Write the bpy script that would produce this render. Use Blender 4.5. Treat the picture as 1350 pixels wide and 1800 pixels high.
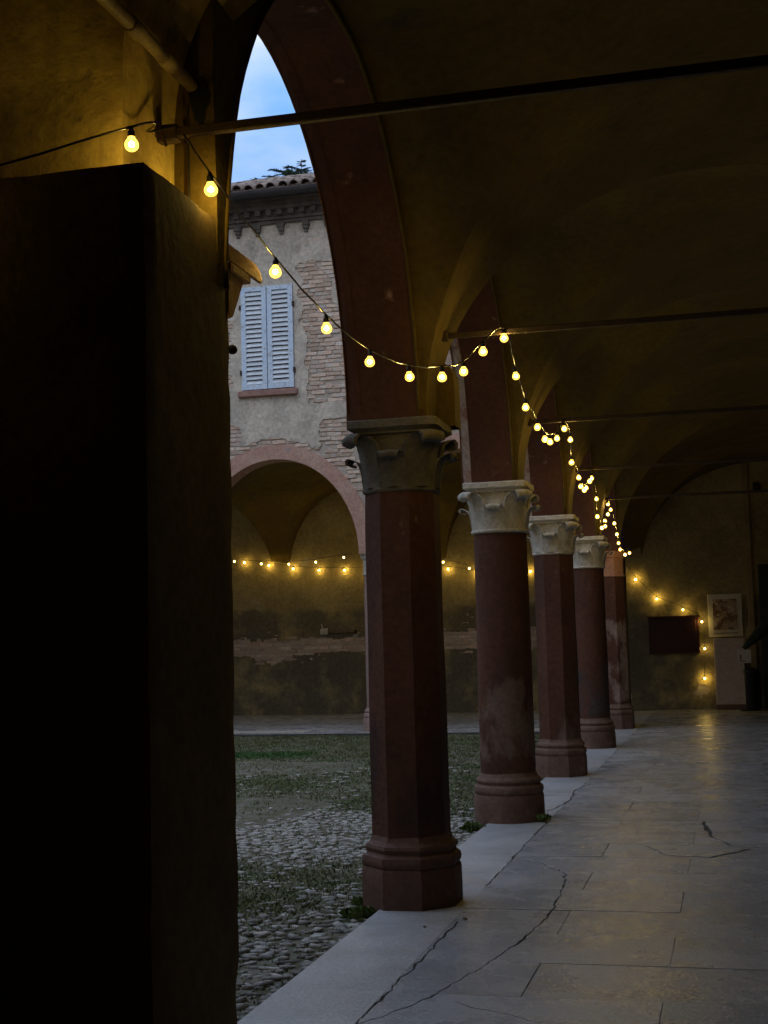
import bpy, bmesh, math, random
from mathutils import Vector, Matrix, noise
R_ = math.radians
random.seed(7)
scn = bpy.context.scene
for o in list(bpy.data.objects): bpy.data.objects.remove(o)
COL = scn.collection

# ------------------------------------------------------------------ camera
PITCH, YAW, ROLL, CAMH = 0.0905, 0.2452, -0.0265, 1.55
cd = bpy.data.cameras.new('camera'); cam = bpy.data.objects.new('camera', cd); COL.objects.link(cam)
Fv = Vector((-math.sin(YAW)*math.cos(PITCH), math.cos(YAW)*math.cos(PITCH), math.sin(PITCH)))
Rv = Vector((math.cos(YAW), math.sin(YAW), 0)); Uv = Rv.cross(Fv)
R2 = Rv*math.cos(ROLL) + Uv*math.sin(ROLL); U2 = -Rv*math.sin(ROLL) + Uv*math.cos(ROLL)
m = Matrix((R2, U2, -Fv)).transposed().to_4x4(); m.translation = (0, 0, CAMH)
cam.matrix_world = m
cd.sensor_fit = 'HORIZONTAL'; cd.sensor_width = 36; cd.lens = 36*2424.93/1350; cd.clip_start = .05; cd.clip_end = 3000
scn.camera = cam

# ------------------------------------------------------------------ dusk sky, sun, exposure
SUN_EL, SUN_ROT = R_(4.0), R_(200)
w = bpy.data.worlds.new('World'); scn.world = w; w.use_nodes = True
nt = w.node_tree; N = nt.nodes; L = nt.links; N.clear()
out = N.new('ShaderNodeOutputWorld'); bg = N.new('ShaderNodeBackground')
sky = N.new('ShaderNodeTexSky'); sky.sky_type = 'NISHITA'; sky.sun_disc = False
sky.sun_elevation = SUN_EL; sky.sun_rotation = SUN_ROT; sky.altitude = 60; sky.dust_density = .6; sky.ozone_density = 1.6
tc = N.new('ShaderNodeTexCoord'); mp = N.new('ShaderNodeMapping'); mp.inputs['Scale'].default_value = (1, 1, 2.2)
nz = N.new('ShaderNodeTexNoise'); nz.inputs['Scale'].default_value = 4.0; nz.inputs['Detail'].default_value = 5; nz.inputs['Roughness'].default_value = .5
cr = N.new('ShaderNodeMapRange'); cr.inputs[1].default_value = .33; cr.inputs[2].default_value = .63; cr.inputs[3].default_value = .0; cr.inputs[4].default_value = 1.0
veil = N.new('ShaderNodeMix'); veil.data_type = 'RGBA'; veil.inputs[6].default_value = (1.6, 3.9, 8.8, 1); veil.inputs[7].default_value = (8.6, 8.5, 8.3, 1)   # blue gaps, pale cloud
mx = N.new('ShaderNodeMix'); mx.data_type = 'RGBA'; mx.inputs[0].default_value = .85
sp = N.new('ShaderNodeSeparateXYZ'); gr = N.new('ShaderNodeMapRange'); gr.inputs[1].default_value = 0; gr.inputs[2].default_value = 1; gr.inputs[3].default_value = .56; gr.inputs[4].default_value = 1.68   # overcast sky: zenith three times the horizon
ml = N.new('ShaderNodeVectorMath'); ml.operation = 'SCALE'
L.new(tc.outputs['Generated'], mp.inputs[0]); L.new(mp.outputs[0], nz.inputs['Vector']); L.new(nz.outputs[0], cr.inputs[0]); L.new(cr.outputs[0], veil.inputs[0])
L.new(sky.outputs[0], mx.inputs[6]); L.new(veil.outputs[2], mx.inputs[7]); L.new(tc.outputs['Generated'], sp.inputs[0]); L.new(sp.outputs[2], gr.inputs[0])
L.new(mx.outputs[2], ml.inputs[0]); L.new(gr.outputs[0], ml.inputs['Scale']); L.new(ml.outputs[0], bg.inputs[0]); L.new(bg.outputs[0], out.inputs[0])
bg.inputs[1].default_value = 0.15
sl = bpy.data.lights.new('sun', 'SUN'); sl.energy = .04; sl.angle = R_(30); sl.color = (1, .93, .85)
so = bpy.data.objects.new('sun', sl); COL.objects.link(so)
so.rotation_euler = Vector((math.sin(SUN_ROT)*math.cos(R_(35)), math.cos(SUN_ROT)*math.cos(R_(35)), math.sin(R_(35)))).to_track_quat('Z', 'Y').to_euler()
vs = scn.view_settings; vs.view_transform = 'Standard'; vs.look = 'None'; vs.exposure = 0.0; vs.gamma = 1; vs.use_curve_mapping = False
scn.render.engine = 'CYCLES'
scn.cycles.max_bounces = 8; scn.cycles.diffuse_bounces = 4; scn.cycles.transparent_max_bounces = 12
scn.cycles.sample_clamp_indirect = 3

# ------------------------------------------------------------------ helpers
def tag(o, label=None, cat=None, group=None, kind=None):
    for k, v in (('label', label), ('category', cat), ('group', group), ('kind', kind)):
        if v: o[k] = v
    return o
def link(name, data, parent=None, loc=None, rot=None):
    o = bpy.data.objects.new(name, data); COL.objects.link(o)
    if parent: o.parent = parent
    if loc is not None: o.location = loc
    if rot is not None: o.rotation_euler = rot
    return o
def empty(name, loc=(0, 0, 0), label=None, cat=None, group=None):
    o = link(name, None, None, loc); o.empty_display_size = .1
    return tag(o, label, cat, group)
class MB:
    def __init__(s): s.v = []; s.f = []
    def add(s, vs, fs):
        b = len(s.v); s.v += [tuple(p) for p in vs]; s.f += [tuple(i+b for i in f) for f in fs]
    def box(s, x0, x1, y0, y1, z0, z1, j=0):
        p = [(x, y, z) for z in (z0, z1) for y in (y0, y1) for x in (x0, x1)]
        if j: p = [tuple(c+random.uniform(-j, j) for c in q) for q in p]
        s.add(p, [(0, 2, 3, 1), (4, 5, 7, 6), (0, 1, 5, 4), (2, 6, 7, 3), (0, 4, 6, 2), (1, 3, 7, 5)]); return s
    def grid(s, rows, flip=False, close=False):
        n = len(rows[0]); b = len(s.v)
        for r in rows: s.v += [tuple(p) for p in r]
        for i in range(len(rows)-1):
            for k in range(n if close else n-1):
                a = b+i*n+k; c = b+i*n+(k+1) % n; d = b+(i+1)*n+(k+1) % n; e = b+(i+1)*n+k
                s.f.append((a, e, d, c) if flip else (a, c, d, e))
        return s
    def lathe(s, prof, n=24, phase=0, c=(0, 0), jit=0):
        rows = []
        for r, z in prof:
            rows.append([(c[0]+r*math.cos(phase+2*math.pi*k/n), c[1]+r*math.sin(phase+2*math.pi*k/n), z) for k in range(n)])
        s.grid(rows, close=True)
        b = len(s.v); s.f.append(tuple(range(b-1, b-n-1, -1))[::-1]); s.f.append(tuple(range(b-n*len(prof), b-n*len(prof)+n))[::-1]); return s
    def tube(s, pts, r, n=6):
        pts = [Vector(p) for p in pts]; rows = []
        for i, p in enumerate(pts):
            d = (pts[min(i+1, len(pts)-1)]-pts[max(i-1, 0)]).normalized()
            a = d.cross(Vector((0, 0, 1)));
            if a.length < .05: a = d.cross(Vector((1, 0, 0)))
            a.normalize(); c = a.cross(d); rr = r[i] if isinstance(r, (list, tuple)) else r
            rows.append([p+(a*math.cos(2*math.pi*k/n)+c*math.sin(2*math.pi*k/n))*rr for k in range(n)])
        s.grid(rows, close=True); b = len(s.v)
        s.f.append(tuple(range(b-n, b))); s.f.append(tuple(range(b-n*len(pts), b-n*len(pts)+n))[::-1]); return s
    def mesh(s, name, mat=None, smooth=False, bevel=0, seg=1, angle=None):
        me = bpy.data.meshes.new(name); me.from_pydata(s.v, [], s.f); me.update()
        if bevel:
            bm = bmesh.new(); bm.from_mesh(me)
            bmesh.ops.bevel(bm, geom=bm.edges[:], offset=bevel, segments=seg, affect='EDGES', profile=.6); bm.to_mesh(me); bm.free()
        if mat: me.materials.append(mat)
        if smooth: me.shade_smooth()
        if angle:
            me.shade_smooth(); bm = bmesh.new(); bm.from_mesh(me)
            for e in bm.edges:
                if len(e.link_faces) == 2 and e.calc_face_angle(0) > angle: e.smooth = False
            bm.to_mesh(me); bm.free()
        return me
    def build(s, name, mat, parent=None, smooth=False, bevel=0, seg=1, angle=None, loc=None, rot=None):
        return link(name, s.mesh(name, mat, smooth, bevel, seg, angle), parent, loc, rot)
def wob(p, amp, sc): # smooth position noise, same shift for equal points
    q = Vector(p); return tuple(q+noise.noise_vector(q*sc)*amp)
def wobble(mb, amp=.008, sc=1.6): mb.v = [wob(p, amp, sc) for p in mb.v]; return mb
def fbm(x, y, z=0, o=4):
    return noise.fractal(Vector((x, y, z)), 1.0, 2.0, o)
def sstep(a, b, x):
    t = max(0, min(1, (x-a)/(b-a))); return t*t*(3-2*t)

# ------------------------------------------------------------------ materials
def C4(c): return (c[0], c[1], c[2], 1)
def mat(name, base, alt=None, scale=3.0, rough=.85, bump=.3, bscale=40, contrast=(.35, .65), alt2=None, s2=9.0, c2=(.55, .7), rnd=0.0, spec=.3, rvar=0.0, wear=None, stretch=1.0):
    """noise-mixed plaster/stone/paint. wear=(colour, z0, z1, scale, lo, hi): bare patches between two heights of the object"""
    M = bpy.data.materials.new(name); M.use_nodes = True; t = M.node_tree; n = t.nodes; l = t.links
    p = n['Principled BSDF']; p.inputs['Specular IOR Level'].default_value = spec
    tc = n.new('ShaderNodeTexCoord'); src = tc.outputs['Object']
    if rnd:
        oi = n.new('ShaderNodeObjectInfo'); va = n.new('ShaderNodeVectorMath'); va.operation = 'ADD'
        ms = n.new('ShaderNodeMath'); ms.operation = 'MULTIPLY'; ms.inputs[1].default_value = 37
        l.new(oi.outputs['Random'], ms.inputs[0]); l.new(src, va.inputs[0]); l.new(ms.outputs[0], va.inputs[1]); src = va.outputs[0]
    def nz(s, d=4, r=.6):
        nonlocal src
        x = n.new('ShaderNodeTexNoise'); x.inputs['Scale'].default_value = s; x.inputs['Detail'].default_value = d; x.inputs['Roughness'].default_value = r
        l.new(src, x.inputs['Vector']); return x.outputs[0]
    def rng(v, a, b, c=0., d=1.):
        x = n.new('ShaderNodeMapRange'); x.interpolation_type = 'SMOOTHSTEP'; x.inputs[1].default_value = a; x.inputs[2].default_value = b; x.inputs[3].default_value = c; x.inputs[4].default_value = d
        l.new(v, x.inputs[0]); return x.outputs[0]
    def mixc(f, a, b, bt='MIX'):
        x = n.new('ShaderNodeMix'); x.data_type = 'RGBA'; x.blend_type = bt
        if isinstance(f, float): x.inputs[0].default_value = f
        else: l.new(f, x.inputs[0])
        for i, v in ((6, a), (7, b)):
            if isinstance(v, tuple): x.inputs[i].default_value = C4(v)
            else: l.new(v, x.inputs[i])
        return x.outputs[2]
    plain = src
    if stretch != 1:
        smp = n.new('ShaderNodeMapping'); smp.inputs['Scale'].default_value = (1, 1, stretch); l.new(src, smp.inputs[0]); src = smp.outputs[0]
    big = nz(scale); col = base
    if alt: col = mixc(rng(big, *contrast), base, alt)
    if alt2: col = mixc(rng(nz(s2, 5, .65), *c2), col, alt2)
    src = plain
    fine = nz(bscale, 3, .65)
    if wear:
        wc, z0, z1, ws, lo, hi = wear[:6]
        sp = n.new('ShaderNodeSeparateXYZ'); l.new(tc.outputs['Object'], sp.inputs[0])
        up = rng(sp.outputs[2], z0-.15, z0+.25); dn = rng(sp.outputs[2], z1-.3, z1+.25, 1., 0.)
        mm = n.new('ShaderNodeMath'); mm.operation = 'MULTIPLY'; l.new(up, mm.inputs[0]); l.new(dn, mm.inputs[1])
        wm = n.new('ShaderNodeMapping'); wm.inputs['Scale'].default_value = (1, 1, .45 if len(wear) == 6 else 1); l.new(src, wm.inputs[0]); src_ = src; src = wm.outputs[0]
        wn = nz(ws, 6, .62); src = src_; ad = n.new('ShaderNodeMath'); ad.operation = 'MULTIPLY'; l.new(mm.outputs[0], ad.inputs[0]); l.new(wn, ad.inputs[1])
        col = mixc(rng(ad.outputs[0], lo, hi), col, wc)
    grain = rng(fine, .3, .7, .82, 1.12)
    gg = n.new('ShaderNodeCombineColor');
    for i in range(3): l.new(grain, gg.inputs[i])
    col = mixc(1.0, col, gg.outputs[0], 'MULTIPLY')
    if rnd:
        rv = n.new('ShaderNodeMapRange'); rv.inputs[3].default_value = 1-rnd; rv.inputs[4].default_value = 1+rnd; l.new(oi.outputs['Random'], rv.inputs[0])
        rc = n.new('ShaderNodeCombineColor')
        for i in range(3): l.new(rv.outputs[0], rc.inputs[i])
        col = mixc(1.0, col, rc.outputs[0], 'MULTIPLY')
    if isinstance(col, tuple): p.inputs['Base Color'].default_value = C4(col)
    else: l.new(col, p.inputs['Base Color'])
    if rvar: l.new(rng(nz(scale*1.7), .3, .7, rough-rvar, rough+rvar), p.inputs['Roughness'])
    else: p.inputs['Roughness'].default_value = rough
    if bump:
        b = n.new('ShaderNodeBump'); b.inputs['Strength'].default_value = bump; b.inputs['Distance'].default_value = .012
        ad = n.new('ShaderNodeMath'); ad.operation = 'ADD'; l.new(fine, ad.inputs[0]); l.new(nz(bscale*.22, 3), ad.inputs[1])
        l.new(ad.outputs[0], b.inputs['Height']); l.new(b.outputs[0], p.inputs['Normal'])
    return M
def emit(name, col, s, glass=0.0):
    M = bpy.data.materials.new(name); M.use_nodes = True; t = M.node_tree; n = t.nodes; n.clear()
    o = n.new('ShaderNodeOutputMaterial'); e = n.new('ShaderNodeEmission'); e.inputs[0].default_value = C4(col); e.inputs[1].default_value = s
    if glass:
        tr = n.new('ShaderNodeBsdfTransparent'); mxs = n.new('ShaderNodeMixShader'); mxs.inputs[0].default_value = glass
        t.links.new(e.outputs[0], mxs.inputs[1]); t.links.new(tr.outputs[0], mxs.inputs[2]); t.links.new(mxs.outputs[0], o.inputs[0])
        M.cycles.emission_sampling = 'NONE'
    else: t.links.new(e.outputs[0], o.inputs[0])
    return M

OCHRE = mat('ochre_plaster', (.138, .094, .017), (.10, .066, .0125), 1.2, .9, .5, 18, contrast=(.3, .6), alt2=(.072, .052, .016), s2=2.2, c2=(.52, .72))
OCHRE_LIT = mat('lit_rough_ochre_plaster', (.52, .39, .11), (.42, .29, .08), 2.2, .92, .8, 16, alt2=(.25, .19, .10), s2=6, c2=(.58, .7))  # same ochre plaster as the vault, lightened to carry the near bulb light
RED = mat('oxblood_soffit_paint', (.098, .037, .018), (.072, .028, .0145), 1.8, .8, .3, 30, alt2=(.30, .17, .13), s2=5, c2=(.66, .76))
SLAB = mat('grey_stone_slab', (.425, .43, .43), (.35, .355, .355), 1.6, .27, .3, 55, contrast=(.2, .8), alt2=(.30, .285, .245), s2=1.1, c2=(.46, .86), rnd=.10, spec=.5, rvar=.10)
SLAB_EDGE = mat('pale_border_slab', (.47, .47, .46), (.39, .39, .38), 2.0, .42, .3, 60, alt2=(.32, .30, .26), s2=1.6, c2=(.50, .8), rnd=.08, spec=.4, rvar=.1)
SLAB_FAR = SLAB
BED = mat('dark_joint_bedding', (.07, .066, .058), (.10, .093, .08), 8, .95, .6, 60)
STONE_W = mat('pale_limestone', (.62, .58, .50), (.50, .46, .385), 6, .9, 1.0, 28, alt2=(.24, .21, .17), s2=14, c2=(.58, .72))
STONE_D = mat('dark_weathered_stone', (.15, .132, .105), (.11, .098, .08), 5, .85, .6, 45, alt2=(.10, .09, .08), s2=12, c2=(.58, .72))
DIRT = mat('courtyard_soil', (.135, .125, .085), (.19, .175, .135), 1.1, .95, 1.0, 45, alt2=(.085, .09, .045), s2=11, c2=(.46, .6))
COBBLE = mat('river_cobble', (.35, .335, .30), (.23, .22, .195), 14, .75, .5, 60, rnd=.5)
GRASS = mat('short_grass', (.115, .15, .055), (.15, .155, .07), 1.4, .8, 0, 20, rnd=0)
GREEN = mat('bright_grass', (.055, .135, .035), (.075, .15, .045), 3, .8, 0, 20)
PLASTER = mat('grey_old_plaster', (.62, .54, .425), (.50, .435, .345), 1.9, .92, .8, 16, contrast=(.42, .58), alt2=(.40, .35, .28), s2=3.2, c2=(.53, .66))
MORTAR = mat('wall_mortar', (.54, .46, .37), (.45, .38, .30), 7, .95, .8, 40)
BRICK = mat('weathered_brick', (.60, .47, .355), (.54, .37, .265), 5, .9, .7, 50, alt2=(.58, .52, .44), s2=9, c2=(.5, .62), rnd=.24)
PINK = mat('pink_arch_plaster', (.52, .33, .245), (.46, .27, .20), 3, .9, .4, 25, alt2=(.36, .29, .25), s2=7, c2=(.58, .72))
WALLBACK = mat('stained_glow_wall', (.40, .315, .145), (.28, .22, .105), 1.3, .93, .6, 18, alt2=(.42, .37, .26), s2=2.4, c2=(.58, .70), wear=((.145, .122, .08), -.4, 2.3, 1.5, .30, .56, 1))  # stained below; upper wall kept paler to carry the bulbs' glow
SHUT = mat('pale_blue_shutter_paint', (.56, .68, .80), (.62, .71, .79), 6, .7, .25, 60, alt2=(.42, .45, .46), s2=14, c2=(.54, .68))
SLAT = mat('weathered_shutter_slat', (.70, .74, .76), (.60, .64, .66), 9, .75, .3, 60, rnd=.08)
DARK = mat('shade_black', (.012, .012, .014), rough=.9, bump=0)  # flat black put in for shade inside the pipe hole and window
SILL = mat('terracotta_sill', (.38, .22, .17), (.30, .17, .13), 6, .9, .5, 40)
CORN = mat('dark_brick_cornice', (.17, .145, .12), (.11, .095, .08), 5, .92, .7, 35)  # cornice darker than the wall bricks
GUT = mat('dark_gutter_metal', (.035, .035, .038), (.05, .045, .045), 6, .5, .1, 30)
TILE = mat('terracotta_roof_tile', (.25, .185, .14), (.18, .135, .105), 8, .9, .5, 40, rnd=.3)
COPPO = mat('warm_terracotta', (.60, .34, .16), (.52, .28, .13), 9, .85, .5, 60, alt2=(.34, .22, .12), s2=12, c2=(.6, .72))
IRON = mat('rusty_iron', (.035, .025, .018), (.055, .034, .022), 14, .7, .4, 60)
CABLE = mat('black_cable', (.02, .018, .015), rough=.28, bump=0, spec=.6)
SOCK = mat('black_socket', (.015, .014, .013), rough=.45, bump=0)
PIPE = mat('painted_pipe', (.40, .32, .15), (.30, .23, .11), 7, .55, .25, 40)
BARK = mat('conifer_bark', (.09, .07, .055), rough=.95, bump=.4)
NEEDLE = mat('conifer_needles', (.05, .085, .055), (.07, .11, .07), 2, .8, 0)
LEAF = mat('weed_leaf', (.12, .19, .05), (.16, .2, .07), 12, .7, 0)
FRAME = mat('cream_frame', (.62, .57, .46), rough=.7, bump=.1)
PRINT = mat('brown_faded_print', (.40, .29, .20), (.16, .09, .055), 7, .6, 0, 30, contrast=(.46, .58), alt2=(.55, .46, .36), s2=5, c2=(.55, .62))
PANELM = mat('pinkish_panel', (.64, .53, .43), (.56, .45, .37), 6, .8, .2, 30)
BOXRED = mat('dark_red_wood', (.06, .018, .014), (.045, .014, .012), 5, .55, .15, 40)
PAPER = mat('white_card', (.62, .58, .50), rough=.8, bump=0)
INKR = mat('reddish_ink', (.40, .12, .08), rough=.8, bump=0)
INKD = mat('dark_ink', (.05, .045, .04), rough=.8, bump=0)
GREENC = mat('dark_green_canvas', (.02, .035, .03), (.03, .045, .038), 8, .85, .3, 60)
BLACK = mat('black_plastic', (.012, .013, .016), rough=.5, bump=0)
WOODF = mat('ochre_door_frame', (.34, .26, .13), (.28, .20, .10), 4, .7, .2, 30)
DOORM = mat('dark_green_door', (.03, .04, .035), (.04, .05, .04), 4, .6, .15, 30)
CORE = emit('lit_filament', (1.0, .68, .15), 880)
GLOBE = emit('warm_glass_globe', (1.0, .56, .07), 4.2, .4)

# ------------------------------------------------------------------ layout numbers
YN = [4.442+3.613*k for k in range(6)]       # column rows
XW0, XW1 = -2.18, -1.74                      # arcade wall faces
ZS, RA = 2.83, 1.76                          # springing, arch rise
HS = 1.60                                    # arch half span
XV0, XV1 = -1.70, 2.90                       # vault springing lines
RV, RVW, HB = 1.92, 1.82, .18
GZ = -.05                                    # courtyard level

# ------------------------------------------------------------------ vaults
def vault_bay(mb, T, u0, u1, v0, v1, z0, RR, AW, exl=None, exr=None, nt_=22, na=16):
    uc, b, vc, a = (u0+u1)/2, (u1-u0)/2, (v0+v1)/2, (v1-v0)/2
    for s in (-1, 1):
        A = []; B1 = []; B2 = []
        for i in range(nt_+1):
            th = math.pi/2*(1-i/nt_); u = uc+s*b*math.sin(th)
            ar = RR-(RR-AW)*math.sin(th)**2
            pg = math.acos(max(-1, min(1, RR*math.cos(th)/ar)))
            A.append([T(u, vc+a*math.sin(-pg+2*pg*k/na), z0+ar*math.cos(-pg+2*pg*k/na)) for k in range(na+1)])
            B1.append([T(u, vc+a*math.sin(pg+(math.pi/2-pg)*k/8), z0+RR*math.cos(th)) for k in range(9)])
            B2.append([T(u, vc-a*math.sin(pg+(math.pi/2-pg)*k/8), z0+RR*math.cos(th)) for k in range(9)])
        ex = exl if s < 0 else exr
        if ex is not None:
            u_ = uc+s*b; m_ = 10 if abs(ex-u_) > .3 else 1
            for j in range(1, m_+1):
                A.insert(0, [T(u_+(ex-u_)*j/m_, vc+a*math.sin(-math.pi/2+math.pi*k/na), z0+AW*math.cos(-math.pi/2+math.pi*k/na)) for k in range(na+1)])
        for g in (A, B1, B2): mb.grid(g)
def vault_band(mb, T, u0, u1, v0, v1, z0, RR, nt_=44, nv=2):
    uc, b = (u0+u1)/2, (u1-u0)/2
    mb.grid([[T(uc+b*math.sin(-math.pi/2+math.pi*i/nt_), v0+(v1-v0)*k/nv, z0+RR*math.cos(-math.pi/2+math.pi*i/nt_)) for k in range(nv+1)] for i in range(nt_+1)])
Txy = lambda u, v, z: (u, v, z)
Tyx = lambda u, v, z: (v, u, z)
vb = MB()
for k in range(0, 5):
    v0 = YN[k]+HB if k else 4.68
    vault_bay(vb, Txy, XV0, XV1, v0, YN[k+1]-HB, ZS, RV, RVW, exl=XW1-.02, exr=XV1+.05)
    vault_band(vb, Txy, XV0, XV1, YN[k+1]-HB, YN[k+1]+HB, ZS, RV)
vault_bay(vb, Txy, XV0, XV1, YN[5]+HB, 27.5, ZS, RV, RV, exr=XV1+.05)   # corner bay
def south_warp(p):     # the first bay springs higher and further out at its south end
    x, y, z = p; t = (z-ZS)/RV
    if y > 6.4 or x > .6: return p
    k = 1-sstep(4.9, 6.4, y); return (x-.20*k*(1-sstep(-1.7, -.5, x)), y, z+.62*k*(1-t))
vb.v = [south_warp(p) for p in vb.v]
wobble(vb, .014, 1.1)
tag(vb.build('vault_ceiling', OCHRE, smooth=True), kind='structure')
nb = MB()                                                        # section nearer the camera springs 0.2 m further out
XN0 = -1.895
NZ0, NR = 3.45, 1.32
vault_band(nb, Txy, XN0, XV1, 4.12, 4.70, NZ0, NR)
vault_bay(nb, Txy, XN0, XV1, .83+HB, 4.12, NZ0, NR, NR-.1, exl=-2.80, exr=XV1+.05)
vault_band(nb, Txy, XN0, XV1, -2.8, .83+HB, NZ0, NR)
nb.grid([[(XN0, 4.12+.58*i/8, 2.9+.55*k/6) for i in range(9)] for k in range(7)])
nb.grid([[(-2.8+(XN0+2.8)*i/10, 4.12, 2.9+.55*k/6) for i in range(11)] for k in range(7)])
wobble(nb, .012, 1.3); nb.box(-2.95, XN0-.03, 4.145, 4.57, 3.0, 4.9)
tag(nb.build('near_vault_ceiling', OCHRE_LIT, smooth=True), kind='structure')
fv = MB()
XF = [-2.5-3.32*k for k in range(5)]
FZ, FR, FRW = 2.95, 1.85, 1.72
for k in range(4):
    vault_bay(fv, Tyx, 22.62, 27.5, XF[k+1]+.2, XF[k]-.2, FZ, FR, FRW, exl=22.55)
    vault_band(fv, Tyx, 22.62, 27.5, XF[k+1]-.2, XF[k+1]+.2, FZ, FR)
vault_band(fv, Tyx, 22.62, 27.5, XF[0]-.2, -1.70, FZ, FR)
wobble(fv, .012, 1.1)
tag(fv.build('far_vault_ceiling', OCHRE, smooth=True), kind='structure')

# ------------------------------------------------------------------ enclosing walls
def wallbox(name, *b):
    return tag(MB().box(*b).build(name, OCHRE), kind='structure')
wallbox('wall_right', 2.88, 3.2, -3, 27.6, -.1, 5.3)
wallbox('wall_back', -3.0, 3.2, -3.1, -2.8, -.1, 5.3)
wallbox('wall_left', -3.0, -2.76, -3, 4.0, -.1, 5.3)
tag(MB().box(-2.17, 3.2, 4.72, 27.8, 5.0, 5.25).build('sky_block_slab', OCHRE), kind='structure')  # unseen slab added over the vault to block the sky
tag(MB().box(-3.0, 3.2, -3.1, 4.715, 5.0, 5.25).build('near_sky_block_slab', OCHRE), kind='structure')  # unseen sky block added above the near section

# ------------------------------------------------------------------ end wall / back wall of the far wing
def plaster_sheet(score, x0, x1, z0, z1, y, thick, step, seed=0, ysign=-1, relief=.006):
    """old render as a real skin with broken edges: kept where score(x,z) > 0"""
    nx, nz_ = int((x1-x0)/step), int((z1-z0)/step); mb = MB(); idx = {}
    def vid(i, k, d):
        key = (i, k, d)
        if key not in idx:
            x, z = x0+i*step, z0+k*step
            jx, jz = random.uniform(-.35, .35)*step, random.uniform(-.35, .35)*step
            if d == 1: a = mb.v[vid(i, k, 0)]; p = (a[0], y, a[2])
            else: p = (x+jx, y+ysign*(thick+relief*fbm(x*2.3, z*2.3, seed)), z+jz)
            idx[key] = len(mb.v); mb.v.append(p)
        return idx[key]
    keep = [[score(x0+(i+.5)*step, z0+(k+.5)*step) > 0 for k in range(nz_)] for i in range(nx)]
    K = lambda i, k: 0 <= i < nx and 0 <= k < nz_ and keep[i][k]
    for i in range(nx):
        for k in range(nz_):
            if not keep[i][k]: continue
            q = [vid(i, k, 0), vid(i+1, k, 0), vid(i+1, k+1, 0), vid(i, k+1, 0)]; mb.f.append(tuple(q))
            for (di, dk, a, b) in ((-1, 0, (i, k+1), (i, k)), (1, 0, (i+1, k), (i+1, k+1)), (0, -1, (i, k), (i+1, k)), (0, 1, (i+1, k+1), (i, k+1))):
                if not K(i+di, k+dk): mb.f.append((vid(*a, 1), vid(*b, 1), vid(*b, 0), vid(*a, 0)))
    return mb
BR = []
for k in range(6):
    b = MB().box(-.131, .131, -.016, .03, -.0325, .0325, .006); BR.append(b.mesh('brick', BRICK, bevel=.008))
def bricks(score, x0, x1, z0, z1, y, parent, limit=300, pitch=.074, blen=.272, skip=.06):
    spots = []; r = 0; z = z0
    while z < z1:
        x = x0-(blen/2 if r % 2 else 0)+random.uniform(-.03, .03)
        while x < x1:
            if score(x, z) < .22 and random.random() > skip: spots.append((x, z))
            x += blen+random.uniform(-.012, .012)
        z += pitch+.002*math.sin(r*3.1); r += 1
    random.shuffle(spots)
    for x, z in spots[:limit]:
        o = link('brick', random.choice(BR), parent, (x, y-random.uniform(-.004, .010), z+random.uniform(-.004, .004)), (0, random.gauss(0, .012), random.gauss(0, .01)))
        o.scale = (random.uniform(.9, 1.03), 1, random.uniform(.85, 1.06))
    rest = spots[limit:]
    if rest:
        mb = MB()
        for x, z in rest: mb.box(x-.126, x+.126, y-.02-random.uniform(-.004, .01), y+.02, z-.029, z+.029, .004)
        tag(mb.build('far_bricks', BRICK, parent), kind='stuff')
ew = tag(MB().box(-16, 3.2, 27.5, 27.9, -.2, 9.4).build('end_wall', MORTAR), 'stained plastered wall with a bare brick band at the end of the arcade', 'wall')
def wscore(x, z):
    s = .30+.42*fbm(x*1.1, z*1.5, 3.1)
    if z < 2.0 and x < -3: s -= .62*math.exp(-((z-1.42)/.20)**2)
    s -= .25*math.exp(-((z-.35)/.25)**2)*sstep(.0, .5, fbm(x*.9, z*.9, 8))
    return s if z < 2.0 else max(s, .1)
ws = plaster_sheet(wscore, -11.5, 2.9, -.02, 5.0, 27.5, .02, .05)
ws.build('plaster', WALLBACK, ew, smooth=False)
bricks(wscore, -10.6, -2.2, 1.0, 2.0, 27.506, ew, 220)

# ------------------------------------------------------------------ near arcade wall with round arches
aw = empty('arcade_wall', (0, 0, 0), 'arcade wall of round arches with oxblood soffits along the courtyard side', 'arcade')
def archpts(yc, hs, z0, r, n=32):
    return [(yc+hs*math.sin(-math.pi/2+math.pi*k/n), z0+r*math.cos(-math.pi/2+math.pi*k/n)) for k in range(n+1)]
BAYS = [((4.66+YN[1]-.2)/2, (YN[1]-.2-4.66)/2)]+[((YN[k]+YN[k+1])/2, HS) for k in range(1, 5)]
fo, fi = MB(), MB()
for mb, X in ((fo, XW0), (fi, XW1)):
    prev = 4.58
    for yc, hs in BAYS:
        p = archpts(yc, hs, ZS, RA)
        mb.grid([[(X, prev, ZS), (X, p[0][0], ZS)], [(X, prev, 9.0), (X, p[0][0], 9.0)]])
        mb.grid([[(X, y, z) for y, z in p], [(X, y, 9.0) for y, z in p]]); prev = p[-1][0]
    mb.grid([[(X, prev, ZS), (X, 22.7, ZS)], [(X, prev, 9.0), (X, 22.7, 9.0)]])
fo.grid([[(XW0, 4.58, 9.0), (XW1, 4.58, 9.0)], [(XW0, 22.7, 9.0), (XW1, 22.7, 9.0)]])
fi.grid([[wob((x, 4.58, 2.95+.1*i), .006, 3) for x in (XW0, -1.95, -1.85, XW1)] for i in range(20)])
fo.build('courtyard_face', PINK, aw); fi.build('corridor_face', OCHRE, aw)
SOFW = mat('worn_soffit_paint', (.098, .037, .018), (.072, .028, .0145), 1.8, .8, .35, 30, alt2=(.34, .20, .155), s2=4, c2=(.62, .74))
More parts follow.
